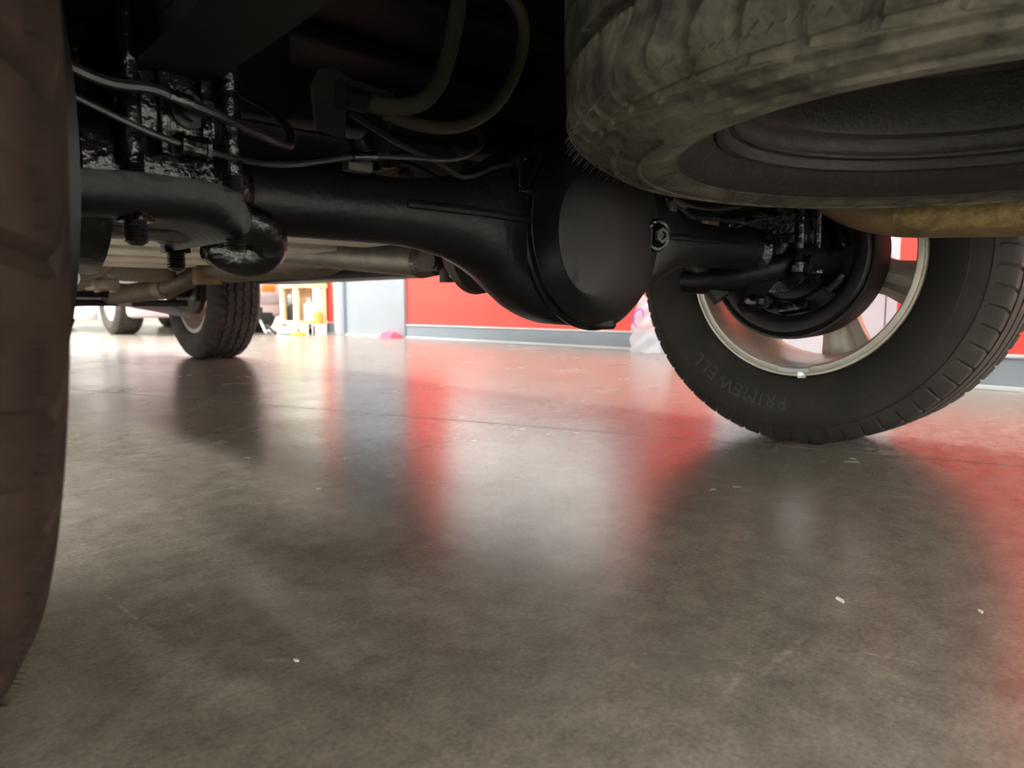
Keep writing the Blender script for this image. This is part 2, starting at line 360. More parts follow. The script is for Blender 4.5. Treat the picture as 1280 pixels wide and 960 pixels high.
# ------------------------------------------------------------------ tyres and wheels
SIDE = [(0.088, 0.220), (0.0935, 0.2350), (0.098, 0.2372), (0.104, 0.2395), (0.1115, 0.2480), (0.121, 0.262), (0.1275, 0.279), (0.1313, 0.297), (0.1318, 0.306),
        (0.1308, 0.3065), (0.1302, 0.316), (0.1275, 0.328), (0.1240, 0.337), (0.1255, 0.3385), (0.1235, 0.3420), (0.1195, 0.348), (0.1165, 0.3525), (0.112, 0.3595), (0.1075, 0.3650), (0.1025, 0.3690), (0.097, 0.3715)]
def tyre_mesh(name, m, lugs=56, grooves=(-0.066, -0.024, 0.024, 0.066), zig=0.0, gdepth=0.007, gw=0.0045, lat=0.006, sidelug=0.0035, flat=0.370, skew=0.25, inner_lat=False, gph=(0,), side=None, sipe=False):
    SIDE_ = side or SIDE
    RR = 0.3735
    cols = [(-x, r, 's') for x, r in SIDE_]
    tx = [-0.09]
    for g in grooves: tx += [g - gw - 0.0012, (g - gw, 'g'), (g + gw, 'g'), g + gw + 0.0012, ]
    tx += [0.09]
    out = []
    for t in tx:
        out.append((t[0], t[1]) if isinstance(t, tuple) else (t, 't'))
    for k in range(len(out) - 1, 0, -1):      # midpoints on wide ribs
        if out[k][0] - out[k - 1][0] > 0.015: out.insert(k, ((out[k][0] + out[k - 1][0]) / 2, 't'))
    cols += [(x, RR - 0.004 * (x / 0.1) ** 2 - (gdepth if c == 'g' else 0), c) for x, c in out]
    cols += [(x, r, 's') for x, r in SIDE_[::-1]]
    per = 10; n = lugs * per
    rows = []
    for i in range(n):
        ph = i % per; lug = i // per; row = []
        for (x, r, c) in cols:
            ax = abs(x); rr = r; xx = x
            sk = 0.0
            if r > 0.3425 and ax > 0.07:
                s_ = min(1, (r - 0.3425) / 0.02) if c == 's' else 1
                if ph in (gph): rr -= lat * s_; xx -= math.copysign(sidelug, x) * (1 - s_)
                elif sipe and ph == 5: rr -= lat * 0.45 * s_
                sk = skew * (ax - 0.07) / 0.05
            elif c == 't' and inner_lat and ax < 0.07:
                if (ph == 3 and (lug + (x > 0)) % 2 == 0): rr -= lat * 0.9
            if c in 'tg' and zig: xx += zig * (1 if (i // (per // 2)) % 2 else -1) * (0.6 if ax > 0.06 else 1)
            a = 2 * PI * (i + sk * per * math.copysign(1, x)) / n
            y, z = rr * math.cos(a), rr * math.sin(a)
            if flat and z < -flat:
                z = -flat
            row.append((xx, y, z))
        rows.append(row)
    b = MB().grid(rows, closed_u=True)
    o = b.build(name, m, angle=28)
    me = o.data
    bpy.data.objects.remove(o)
    return me

def side_x(r):
    for (x0, r0), (x1, r1) in zip(SIDE, SIDE[1:]):
        if r0 <= r <= r1: return x0 + (x1 - x0) * (r - r0) / (r1 - r0 + 1e-9)
    return 0.1
def arc_text(word, a0, r0, size, parent, spacing=1.0, depth=0.0012, name='lettering'):
    cu = bpy.data.curves.new('text', 'FONT'); cu.body = word; cu.size = size; cu.extrude = depth; cu.resolution_u = 2; cu.space_character = spacing
    t = bpy.data.objects.new('text', cu); COL.objects.link(t)
    dg = bpy.context.evaluated_depsgraph_get(); dg.update()
    me = bpy.data.meshes.new_from_object(t.evaluated_get(dg))
    bpy.data.objects.remove(t)
    for v in me.vertices:
        u, w, d = v.co; r = r0 + w; a = a0 + u / r0
        x = -(side_x(r) + 0.0005 + d)
        v.co = (x, r * math.cos(a), r * math.sin(a))
    me.materials.clear(); me.materials.append(M['letter'])
    o = link(name, me, parent); return o

RIM_IN = [(-0.1005, 0.2362), (-0.1035, 0.2350), (-0.1040, 0.2310), (-0.1015, 0.2290), (-0.1025, 0.2275), (-0.1030, 0.2190), (-0.100, 0.2165), (-0.092, 0.2145), (-0.080, 0.2105), (-0.060, 0.2080), (-0.02, 0.2060), (0.015, 0.1990), (0.05, 0.1975), (0.07, 0.2040), (0.092, 0.2260), (0.100, 0.2330), (0.101, 0.2356)]
RIM_OUT = [(0.094, 0.2360), (0.090, 0.2180), (0.07, 0.212), (0.04, 0.2050), (0.01, 0.2060), (-0.03, 0.2130), (-0.07, 0.2180), (-0.088, 0.2190), (-0.092, 0.2340), (-0.0955, 0.2362)]
def rim_mesh():
    b = MB().lathe(RIM_IN + RIM_OUT, 96, 'X', closed=True)
    b.lathe([(0.030, 0.0), (0.030, 0.075), (0.045, 0.085), (0.075, 0.082), (0.085, 0.06), (0.085, 0.0)], 36, 'X')
    ns = 6
    for k in range(ns):
        a = 2 * PI * k / ns + math.radians(-103)
        R = Matrix.Rotation(a, 4, 'X')
        rows = []
        for t in (0.0, 0.25, 0.5, 0.75, 1.0):
            r = 0.062 + t * (0.2025 - 0.062); w = 0.040 - 0.008 * t + 0.026 * max(0, t - 0.55) * 2
            d0 = 0.030 + 0.012 * t; d1 = 0.082 - 0.004 * t
            rows.append([R @ Vector(p) for p in ((d0 + 0.012, r, -w), (d0, r, -w * 0.55), (d0 + 0.010, r, -w * 0.25), (d0 + 0.010, r, w * 0.25), (d0, r, w * 0.55), (d0 + 0.012, r, w), (d1 - 0.006, r, w), (d1, r, w * 0.75), (d1, r, -w * 0.75), (d1 - 0.006, r, -w))])
        b.grid(rows, closed_v=True)
    o = b.build('wheel', 'alloy', angle=35); me = o.data; bpy.data.objects.remove(o); return me

T_ROAD = tyre_mesh('road_tyre', 'rubber', lugs=64, lat=0.0042, sidelug=0.0022)
T_BLOCK = tyre_mesh('block_tyre', mat('grey_brown_worn_rubber', (0.034, 0.030, 0.027), 0.8, 0, spec=0.3, col2=(0.068, 0.061, 0.054), vscale=12, bump=0.3, bscale=60), lugs=48, grooves=(-0.062, -0.020, 0.020, 0.062), zig=0.0035, gdepth=0.009, gw=0.005, lat=0.007, inner_lat=True, gph=(0, 1))
SIDE_S = SIDE[:5] + [(0.119, 0.258), (0.1245, 0.270), (0.1262, 0.2705), (0.1300, 0.283), (0.1318, 0.295), (0.1312, 0.303), (0.1330, 0.3042), (0.1332, 0.3065), (0.1300, 0.3080), (0.1290, 0.318), (0.1262, 0.326), (0.1285, 0.3285), (0.1280, 0.3310), (0.1235, 0.3335), (0.1205, 0.3400), (0.1225, 0.3425), (0.1205, 0.3455), (0.1160, 0.3480)] + SIDE[-5:]
T_SPARE = tyre_mesh('spare_tyre', 'rubber_s', lugs=60, grooves=(-0.06, -0.02, 0.02, 0.06), zig=0.0, gdepth=0.009, gw=0.005, lat=0.009, flat=0, skew=0.9, inner_lat=True, side=SIDE_S, gph=(0, 1))
T_NEAR = tyre_mesh('near_tyre', mat('red_brown_worn_rubber', (0.014, 0.009, 0.0075), 0.85, 0, spec=0.2, col2=(0.046, 0.027, 0.019), vscale=13, bump=0.35, bscale=60), lugs=36, grooves=(-0.060, -0.020, 0.020, 0.060), zig=0.003, gdepth=0.010, gw=0.005, lat=0.009, sidelug=0.005, inner_lat=True, gph=(0,), sipe=True, skew=0.35)
RIM = rim_mesh()

truck = empty('pickup_truck', (0.73, 0.645, 0.0))
tag(truck, 'pickup truck seen from underneath with black rear axle and four tyres on the floor', 'pickup truck')
T0 = Vector((-0.73, -0.645, 0.0))
def tp(b, name, m, parent=truck, **k):
    """part of the truck: geometry given in room coordinates"""
    o = b.build(name, m, parent, **k)
    if parent is truck: o.location = T0
    return o

def wheel(x, y, flip, tyre, letters=False, label=None):
    w = link('wheel', RIM, truck, (x + T0.x, y + T0.y, 0.370))
    if flip: w.rotation_euler = (0, 0, PI)
    t = link('tire', tyre, w)
    if letters:
        arc_text('PRIMEWELL', math.radians(-91), 0.277, 0.038, w, 1.18)
        wg = MB(); rows = []
        for k in range(9):
            a = math.radians(-99 + k * 16 / 8 * 1.0); rows.append([(x_, r_ * math.cos(a), r_ * math.sin(a)) for x_, r_ in ((-0.1025, 0.2288), (-0.1065, 0.2284), (-0.1080, 0.2205), (-0.1050, 0.2160), (-0.098, 0.2145))])
        wg.grid(rows, closed_v=True); wg.build('wheel_weight', 'weight', w)
        cl = MB(); a = math.radians(-95); R = Matrix.Rotation(a, 4, 'X')
        cl.box((-0.1072, 0.226, -0.008), (-0.1015, 0.2395, 0.008), R, ch=0.001); cl.build('weight_clip', 'weight', w)
    if label: w['label'] = label
    return w
W_RR = wheel(1.500, 0.645, False, T_ROAD, True, 'silver alloy wheel with a road tyre behind the axle')
W_FR = wheel(1.500, 3.950, False, T_BLOCK, False, 'front wheel far ahead under the truck')
W_LR = wheel(-0.058, 0.645, True, T_NEAR, False, 'close wheel with brown worn tread at the left edge')
W_LF = wheel(-0.058, 3.950, True, T_BLOCK, False, 'front wheel on the near side')

def hairs(parent, spots, ln=0.006, r=0.00035, name='rubber_hairs', m='rubber_s'):
    b = MB()
    for p, d in spots:
        p = Vector(p); d = Vector(d).normalized(); b.tube([p - d * 0.001, p + d * ln], [r, r * 0.5], 4)
    o = b.build(name, m, parent); o['kind'] = 'stuff'; return o
sp = []
for k in range(0):
    a = math.radians(150 + k * 1.2)
    sp.append(((0.108, 0.3650 * math.cos(a) * -1, 0.3650 * math.sin(a)), (0.9, -0.5 * math.cos(a), 0.5 * math.sin(a))))
hairs(W_LR, [((-0.110, 0.3625 * math.cos(k * 2 * PI / 260), 0.3625 * math.sin(k * 2 * PI / 260)), (-0.9, 0.4 * math.cos(k * 2 * PI / 260), 0.4 * math.sin(k * 2 * PI / 260))) for k in range(260)], 0.005, 0.0004, m='rubber_n')
# ------------------------------------------------------------------ rear axle
CX, AY, AZ = 0.733, 0.645, 0.374
def interp(tab, s):
    for (a, u), (b_, v) in zip(tab, tab[1:]):
        if s <= b_:
            t = (s - a) / (b_ - a); return u + (v - u) * t
    return tab[-1][1]
HT = [(0, 0.1265), (0.035, 0.125), (0.07, 0.1175), (0.10, 0.106), (0.13, 0.089), (0.16, 0.0705), (0.19, 0.057), (0.225, 0.0445), (0.27, 0.0365), (0.30, 0.0350), (2, 0.0350)]
DT = [(0, 0.036), (0.127, 0.036), (0.16, 0.042), (0.22, 0.0400), (0.30, 0.0350), (2, 0.0350)]
FT = [(0, 0.10), (0.06, 0.095), (0.11, 0.08), (0.16, 0.062), (0.22, 0.042), (0.30, 0.0350), (2, 0.0350)]
rows = []
xs = [-0.66, -0.5, -0.4] + [-0.34 + 0.02 * k for k in range(35)] + [0.4, 0.5, 0.66]
for dx in xs:
    s = abs(dx); H = interp(HT, s); D = interp(DT, s); F = interp(FT, s); row = []
    e = 2.0 / (2.0 + 1.2 * max(0, min(1, (0.2 - s) / 0.15)))
    for k in range(40):
        a = 2 * PI * k / 40; c, d = math.cos(a), math.sin(a)
        cy = math.copysign(abs(c) ** e, c); cz = math.copysign(abs(d) ** e, d)
        if s < 0.19: cz = d if abs(d) > 0.5 else cz
        row.append((CX + dx, AY + (F if c > 0 else D) * cy, AZ + H * math.copysign(abs(d) ** (0.5 + 0.5 * e), d)))
    rows.append(row)
axb = MB().grid(rows, closed_v=True)
axb.add(rows[0], [tuple(range(40))]); axb.add(rows[-1], [tuple(range(40))])
axle = tp(axb, 'rear_axle', 'paint', angle=60)
axle['label'] = 'black painted axle housing with a wide middle'
def ap(b, name, m, **k): return b.build(name, m, axle, **k)
# welded seam ring and the domed rear cover
rg = MB()
rg.lathe([(0.012, 0.1285), (0.004, 0.1325), (-0.002, 0.1335), (-0.005, 0.1305), (-0.004, 0.1275), (-0.010, 0.1275), (-0.0125, 0.1245), (-0.010, 0.1185)], 72, 'Y', at=(CX, 0.613, AZ + 0.001))
ap(rg, 'cover_seam', 'paint')
c0 = Vector((CX, AZ + 0.001)); c1 = Vector((0.660, 0.359)); r0 = Vector((0.1265, 0.1265)); r1 = Vector((0.0545, 0.069))
rows = []
for w, y in ((0, 0.613), (0.0, 0.606), (0.015, 0.601), (0.06, 0.5945), (0.16, 0.5865), (0.35, 0.5765), (0.6, 0.5675), (0.80, 0.5620), (0.92, 0.5595), (0.985, 0.5587), (1.0, 0.5586)):
    c = c0.lerp(c1, w); r = r0.lerp(r1, w)
    rows.append([(c.x + r.x * math.cos(2 * PI * k / 64), y, c.y + r.y * math.sin(2 * PI * k / 64)) for k in range(64)])
rows.append([(c1.x + 0.03 * math.cos(2 * PI * k / 64), 0.5580, c1.y + 0.03 * math.sin(2 * PI * k / 64)) for k in range(64)])
cv = MB().grid(rows, closed_v=True); cv.add(rows[-1], [tuple(range(64))])
ap(cv, 'differential_cover', 'cover', angle=70)
# filler plug with its collar
Rp = Matrix.Translation((0.822, 0.579, 0.370)) @ Matrix.Rotation(math.radians(-14), 4, 'Z') @ Matrix.Rotation(math.radians(4), 4, 'X')
pl = MB().lathe([(0.012, 0.0225), (-0.004, 0.0225), (-0.0065, 0.020), (-0.0065, 0.0165), (-0.004, 0.0155), (0.0, 0.0145)], 32, 'Y', mtx=Rp)
ap(pl, 'plug_collar', 'gloss')
pl = MB().lathe([(0.0, 0.0155), (-0.006, 0.0155), (-0.0075, 0.0135)], 6, 'Y', mtx=Rp).lathe([(0, 0.013), (-0.013, 0.0125), (-0.0155, 0.0105), (-0.0155, 0.006), (-0.0125, 0.005), (-0.0125, 0.0)], 6, 'Y', mtx=Rp)
ap(pl, 'fill_plug', 'bolt', angle=20)
bs = MB().lathe([(0.012, 0.024), (-0.004, 0.026), (-0.008, 0.023), (-0.008, 0.0)], 28, 'Z', at=(0.742, 0.614, 0.2515))
ap(bs, 'drain_boss', 'paint')
ap(MB().tube([(CX - 0.30, AY - 0.034, AZ + 0.004), (CX - 0.20, AY - 0.042, AZ + 0.003), (CX - 0.128, AY - 0.041, AZ + 0.001)], 0.0048, 8), 'weld_rib', 'paint')
ap(MB().tube([(CX + 0.30, AY - 0.034, AZ + 0.003), (CX + 0.20, AY - 0.042, AZ + 0.002), (CX + 0.128, AY - 0.041, AZ)], 0.0048, 8), 'weld_rib', 'paint')
ap(MB().lathe([(-0.02, 0.10), (0.02, 0.088), (0.06, 0.066), (0.10, 0.054), (0.14, 0.046), (0.16, 0.044), (0.16, 0.0)], 36, 'Y', at=(CX, AY + 0.03, AZ - 0.016)), 'pinion_nose', 'paint')
for x0, x1, r in ((-0.012, 0.0, 0.10), (0.0, 0.012, 0.085)):
    pass
for s in (-1, 1):  # brake backing plate flanges
    ap(MB().lathe([(CX + s * 0.575, 0.034), (CX + s * 0.58, 0.075), (CX + s * 0.60, 0.075), (CX + s * 0.605, 0.05)], 32, 'X', at=(0, AY, AZ)), 'end_flange', 'gloss')

# ------------------------------------------------------------------ drums
for s in (-1, 1):
    X = CX + s * 0.63
    pr = [(0.03, 0.05), (0.0, 0.055), (0.0, 0.085), (0.010, 0.09), (0.010, 0.118), (-0.004, 0.124), (-0.010, 0.135), (-0.010, 0.150), (-0.004, 0.156), (-0.008, 0.160), (-0.008, 0.164), (0.012, 0.165), (0.070, 0.163), (0.075, 0.150), (0.075, 0.0)]
    d = tp(MB().lathe([(X + s * a, r) for a, r in pr], 64, 'X', at=(0, AY, AZ)), 'brake_drum', 'cover')
    for (a, r, w, h) in ((-100, 0.105, 0.030, 0.010), (-62, 0.10, 0.022, 0.012), (-150, 0.112, 0.02, 0.010), (20, 0.105, 0.024, 0.014), (160, 0.10, 0.03, 0.014), (75, 0.10, 0.034, 0.02)):
        a = math.radians(a); Rm = Matrix.Translation((X, AY, AZ)) @ Matrix.Rotation(a, 4, 'X') @ Matrix.Translation((0, r, 0)) @ Matrix.Rotation(0.3, 4, 'Z')
        MB().box((-0.018 if s > 0 else 0.0, -h, -w), (0.004 if s > 0 else 0.018, h, w), Rm, ch=0.004).build('adjuster_cover', 'gloss', d, smooth=True)
    for a in (35, 125, 215, 305):
        a = math.radians(a); MB().tube([(X - s * 0.02, AY + 0.066 * math.cos(a), AZ + 0.066 * math.sin(a)), (X + s * 0.004, AY + 0.066 * math.cos(a), AZ + 0.066 * math.sin(a))], 0.010, 6).build('bolt', 'bolt', d, angle=20)

# ------------------------------------------------------------------ springs, u bolts, plates
def shell(path, y0, y1, th, lip, r=0.02, ny=7):
    """stamped tray: path in x,z ; upturned rounded edges of height lip along y0 and y1"""
    P = [Vector((x, 0, z)) for x, z in path]; Q = []
    for i in range(len(P) - 1):
        p0, p1, p2, p3 = P[max(i - 1, 0)], P[i], P[i + 1], P[min(i + 2, len(P) - 1)]
        for k in range(5):
            t = k / 5; Q.append(0.5 * ((2 * p1) + (p2 - p0) * t + (2 * p0 - 5 * p1 + 4 * p2 - p3) * t * t + (3 * p1 - p0 - 3 * p2 + p3) * t ** 3))
    Q.append(P[-1]); rows_o = []; rows_i = []
    prof = [(y0, lip)] + [(y0 + r * (1 - math.cos(a)), r - r * math.sin(a)) for a in (0, PI / 8, PI / 4, 3 * PI / 8, PI / 2)] + [((y0 + y1) / 2, 0)] + [(y1 - r * (1 - math.cos(a)), r - r * math.sin(a)) for a in (PI / 2, 3 * PI / 8, PI / 4, PI / 8, 0)] + [(y1, lip)]
    ym = (y0 + y1) / 2; sc = 1 - th / ((y1 - y0) / 2)
    for i, q in enumerate(Q):
        t = (Q[min(i + 1, len(Q) - 1)] - Q[max(i - 1, 0)]).normalized(); nrm = Vector((-t.z, 0, t.x))
        if nrm.z < 0: nrm = -nrm
        u_ = i / (len(Q) - 1); tf = min(1, 0.35 + 3.2 * min(u_, 1 - u_))
        rows_o.append([q + nrm * d * tf + Vector((0, y, 0)) for y, d in prof]); rows_i.append([q + nrm * (d * tf + (th if 0 < k < len(prof) - 1 else 0)) + Vector((0, ym + (y - ym) * sc, 0)) for k, (y, d) in enumerate(prof)])
    b = MB(); rows = [o_ + i_[::-1] for o_, i_ in zip(rows_o, rows_i)]
    b.grid(rows, closed_v=True); n = len(rows[0])
    for rw in (rows[0], rows[-1]):
        h = n // 2
        b.add(rw, [(k, k + 1, n - 2 - k, n - 1 - k) for k in range(h - 1)])
    return b
for s in (-1, 1):
    sx = CX + s * 0.534
    mx = lambda x: CX + (x - CX) * (-s)          # mirror the left side numbers to the right
    ls = MB(); L0 = []
    def leaf(half0, half1, z, th):
        rows = []
        for k in range(17):
            t = -half0 + (half0 + half1) * k / 16; zz = z + 0.05 * (t / 0.65) ** 2; y = AY + t
            rows.append([(sx - 0.03, y, zz), (sx + 0.03, y, zz), (sx + 0.03, y, zz + th), (sx - 0.03, y, zz + th)])
        b = MB().grid(rows, closed_v=True); b.add(rows[0], [(0, 1, 2, 3)]); b.add(rows[-1], [(0, 1, 2, 3)]); return b
    main = tp(leaf(0.70, 0.66, 0.492, 0.008), 'leaf_spring', 'dark', angle=30)
    for h, z in ((0.56, 0.482), (0.44, 0.472), (0.30, 0.462), (0.26, 0.447)):
        leaf(h, h, z, 0.009 if z > 0.45 else 0.013).build('leaf', 'dark', main, angle=30)
    pb = MB().box((sx - 0.045, AY - 0.075, 0.400), (sx + 0.045, AY + 0.075, 0.447), ch=0.006).box((sx - 0.035, AY - 0.052, 0.36), (sx + 0.035, AY + 0.052, 0.405), ch=0.006)
    pch = tp(pb, 'spring_perch', 'gloss')
    pbs = MB()
    for dx in (-0.034, -0.012, 0.018): pbs.box((sx + dx - 0.004, AY - 0.082, 0.385), (sx + dx + 0.004, AY - 0.050, 0.445), ch=0.002)
    pbs.build('gusset', 'gloss', pch)
    MB().tube([(sx + 0.006, AY - 0.070, 0.419), (sx + 0.006, AY - 0.088, 0.419)], 0.0090, 6).build('hex_bolt', 'bolt', pch, angle=20)
    MB().tube([(sx + 0.006, AY - 0.070, 0.419), (sx + 0.006, AY - 0.080, 0.419)], 0.0130, 20).build('washer', 'bolt', pch, angle=20)
    # saddle lumps on the axle
    tp(MB().lathe([(sx - 0.075, 0.034), (sx - 0.065, 0.046), (sx + 0.060, 0.0465), (sx + 0.075, 0.034)], 32, 'X', at=(0, AY, AZ)), 'axle_saddle', 'gloss')
    for yy, zb in ((0.565, 0.320), (0.700, 0.309)):
        x0, x1 = sx - 0.036, sx + 0.036
        pts = [(x0, yy, zb + 0.055), (x0, yy, 0.495), (x0 + 0.004, yy, 0.507), (x0 + 0.014, yy, 0.511), (x1 - 0.014, yy, 0.511), (x1 - 0.004, yy, 0.507), (x1, yy, 0.495), (x1, yy, zb + 0.055)]
        ub = tp(MB().tube(pts, 0.0080, 12), 'u_bolt', 'gloss')
        for x in (x0, x1):
            P, R = helix((x, yy, zb), (x, yy, zb + 0.056), 0.0084, 0.0011, 0.0024); P = [Vector((x, yy, zb - 0.003))] + P; R = [0.004] + R
            MB().tube(P, R, 12).build('thread', 'bolt', ub, angle=20)
            MB().tube([(x, yy, zb + 0.014), (x, yy, zb + 0.030)], 0.0130, 6).build('nut', 'gloss', ub, angle=20)
    path = [(0.080, 0.306), (0.093, 0.320), (0.115, 0.332), (0.155, 0.336), (0.190, 0.336), (0.206, 0.3355), (0.217, 0.333), (0.225, 0.329), (0.230, 0.324)]
    sp_ = shell([(mx(x), z) for x, z in path] if s > 0 else path, 0.545, 0.722, 0.006, 0.030)
    plate = tp(sp_, 'spring_plate', 'paint')
# thick curled shock bracket, hanging off the inner end of the near plate
def curl(pts, r, flat):
    return MB().tube(pts, r, 18, smooth=6, flat=flat)
br = tp(curl([(0.245, 0.592, 0.346), (0.262, 0.598, 0.343), (0.275, 0.606, 0.336), (0.278, 0.614, 0.325), (0.266, 0.620, 0.319), (0.246, 0.620, 0.321), (0.232, 0.618, 0.324)], [0.014, 0.017, 0.018, 0.0175, 0.016, 0.013, 0.009], 1.25), 'shock_bracket', 'gloss')
# far side: arm reaching forward, shock eye below it
ar = tp(MB().tube([(1.345, 0.575, 0.360), (1.31, 0.572, 0.366), (1.27, 0.575, 0.362), (1.235, 0.595, 0.347), (1.205, 0.635, 0.330), (1.188, 0.68, 0.321), (1.178, 0.725, 0.319), (1.172, 0.76, 0.320)], [0.020, 0.024, 0.023, 0.021, 0.021, 0.023, 0.023, 0.022], 16, smooth=5, flat=0.7), 'spring_plate_arm', 'paint')
sk = tp(MB().prism([(1.18, 0.275), (1.20, 0.262), (1.225, 0.268), (1.31, 0.325), (1.30, 0.345), (1.24, 0.345), (1.19, 0.300)], 0.640, 0.652), 'shock_mount', 'paint', angle=30)
MB().tube([(1.198, 0.652, 0.283), (1.198, 0.618, 0.283)], 0.0135, 20).build('sleeve', 'gloss', sk)
MB().tube([(1.198, 0.625, 0.283), (1.198, 0.606, 0.283)], 0.0095, 6).build('nut', 'bolt', sk, angle=20)
tp(MB().tube([(1.20, 0.69, 0.29), (1.10, 0.95, 0.66)], 0.022, 16).tube([(1.165, 0.78, 0.42), (1.10, 0.95, 0.66)], 0.03, 20), 'shock_absorber', 'plast')

# ------------------------------------------------------------------ brake lines
def line(pts, r=0.0028, name='brake_line', m='line', smooth=6): return tp(MB().tube(pts, r, 8, smooth=smooth), name, m)
L1 = line([(0.112, 0.545, 0.432), (0.143, 0.545, 0.423), (0.173, 0.545, 0.424), (0.191, 0.545, 0.420), (0.215, 0.548, 0.4165), (0.24, 0.562, 0.414), (0.262, 0.575, 0.413), (0.292, 0.59, 0.411), (0.318, 0.63, 0.424), (0.35, 0.70, 0.455), (0.37, 0.80, 0.50), (0.37, 0.95, 0.56)], 0.0040)
L2 = line([(0.112, 0.545, 0.415), (0.132, 0.545, 0.407), (0.172, 0.543, 0.393), (0.199, 0.543, 0.388), (0.225, 0.552, 0.387), (0.268, 0.58, 0.391), (0.295, 0.58, 0.394), (0.32, 0.58, 0.400), (0.36, 0.58, 0.410), (0.41, 0.58, 0.416), (0.463, 0.58, 0.421), (0.495, 0.58, 0.432), (0.517, 0.59, 0.447), (0.535, 0.62, 0.47)], 0.0026)
MB().tube([(0.190, 0.543, 0.3890), (0.207, 0.545, 0.3880)], 0.0078, 14).tube([(0.1885, 0.543, 0.3890), (0.191, 0.543, 0.3890)], 0.0092, 14).tube([(0.2065, 0.545, 0.3880), (0.209, 0.545, 0.3880)], 0.0092, 14).build('hose_fitting', 'gloss', L2, angle=25)
MB().tube([(0.183, 0.545, 0.4215), (0.199, 0.546, 0.419)], 0.0062, 10).build('line_clip', 'gloss', L1)
MB().tube([(0.352, 0.58, 0.4085), (0.377, 0.58, 0.412)], 0.0048, 10).build('line_clip', 'gloss', L2)
MB().box((0.352, 0.586, 0.398), (0.378, 0.60, 0.409), ch=0.002).build('clip_bracket', 'bracket', L2)
L3 = line([(0.40, 0.66, 0.47), (0.432, 0.62, 0.438), (0.470, 0.61, 0.425), (0.500, 0.61, 0.414), (0.520, 0.61, 0.416), (0.555, 0.612, 0.430), (0.59, 0.615, 0.441), (0.635, 0.62, 0.465), (0.70, 0.625, 0.497)], 0.0028)
MB().box((0.583, 0.600, 0.405), (0.588, 0.622, 0.447), ch=0.001).box((0.583, 0.600, 0.405), (0.612, 0.604, 0.411), ch=0.001).tube([(0.59, 0.605, 0.444), (0.603, 0.605, 0.449)], 0.0055, 8).build('line_bracket', 'gloss', L3)
L4 = line([(0.87, 0.63, 0.47), (0.900, 0.62, 0.441), (0.948, 0.62, 0.420), (0.985, 0.62, 0.412), (1.06, 0.62, 0.414), (1.137, 0.62, 0.416), (1.19, 0.62, 0.413), (1.238, 0.62, 0.410), (1.265, 0.62, 0.418), (1.30, 0.62, 0.429), (1.35, 0.63, 0.43)], 0.0032, smooth=4)
L5 = line([(1.215, 0.60, 0.447), (1.25, 0.60, 0.430), (1.33, 0.60, 0.392), (1.36, 0.61, 0.375)], 0.0048)
MB().tube([(1.205, 0.60, 0.450), (1.225, 0.60, 0.443)], 0.010, 8).build('line_union', 'gloss', L5)
L6 = line([(0.93, 0.64, 0.437), (0.99, 0.63, 0.430), (1.06, 0.63, 0.432), (1.13, 0.63, 0.443), (1.17, 0.63, 0.455)], 0.0036)
tp(MB().box((0.895, 0.605, 0.412), (0.915, 0.625, 0.428), ch=0.003).tube([(0.905, 0.61, 0.43), (0.925, 0.60, 0.42)], 0.006, 8), 'line_junction', 'bracket')
for x, z0, z1 in ((1.265, 0.372, 0.412), (1.31, 0.37, 0.395), (1.335, 0.36, 0.405)):
    tp(MB().tube([(x, 0.605, z0), (x, 0.607, z1)], 0.0075, 10), 'spring_stud', 'gloss')

# ------------------------------------------------------------------ hoses over the axle
H1 = tp(MB().tube([(0.575, 0.95, 0.578), (0.62, 0.945, 0.576), (0.66, 0.94, 0.580), (0.700, 0.94, 0.596), (0.735, 0.945, 0.630), (0.760, 0.95, 0.680), (0.776, 0.95, 0.735), (0.786, 0.95, 0.79), (0.79, 0.95, 0.86)], 0.0135, 14, smooth=5), 'filler_hose', 'hose')
MB().tube([(0.563, 0.95, 0.580), (0.60, 0.947, 0.577)], 0.0165, 16).tube([(0.558, 0.95, 0.580), (0.564, 0.95, 0.580)], 0.022, 16).build('hose_coupling', 'plast', H1)
H2 = tp(MB().tube([(0.64, 0.96, 0.572), (0.663, 0.955, 0.566), (0.72, 0.95, 0.562), (0.793, 0.95, 0.578), (0.86, 0.95, 0.618), (0.905, 0.95, 0.674), (0.930, 0.95, 0.730), (0.934, 0.95, 0.775), (0.910, 0.95, 0.808), (0.86, 0.95, 0.83)], 0.0105, 14, smooth=5), 'vent_hose', 'hose')
tp(MB().prism([(0.528, 0.528), (0.575, 0.520), (0.578, 0.575), (0.66, 0.580), (0.665, 0.606), (0.585, 0.612), (0.56, 0.622), (0.535, 0.615), (0.522, 0.59)], 0.965, 0.971), 'hose_bracket', 'bracket', smooth=False)
tp(MB().tube([(0.648, 0.955, 0.560), (0.645, 0.955, 0.530), (0.635, 0.953, 0.508)], 0.0022, 6), 'bracket_wire', 'line')
tp(MB().tube([(0.54, 0.90, 0.49), (0.58, 0.90, 0.475), (0.62, 0.90, 0.485), (0.66, 0.88, 0.47), (0.74, 0.86, 0.43)], 0.008, 10, smooth=4), 'wiring_loom', 'plast')
for i, (x, z) in enumerate(((0.555, 0.50), (0.585, 0.482), (0.605, 0.492), (0.63, 0.478))):
    tp(MB().box((x, 0.885, z - 0.010), (x + 0.016, 0.905, z + 0.008), Matrix.Translation((x, 0.9, z)) @ Matrix.Rotation(0.3 * (i - 1), 4, 'Y') @ Matrix.Translation((-x, -0.9, -z)), ch=0.002), 'wiring_connector', 'plast')

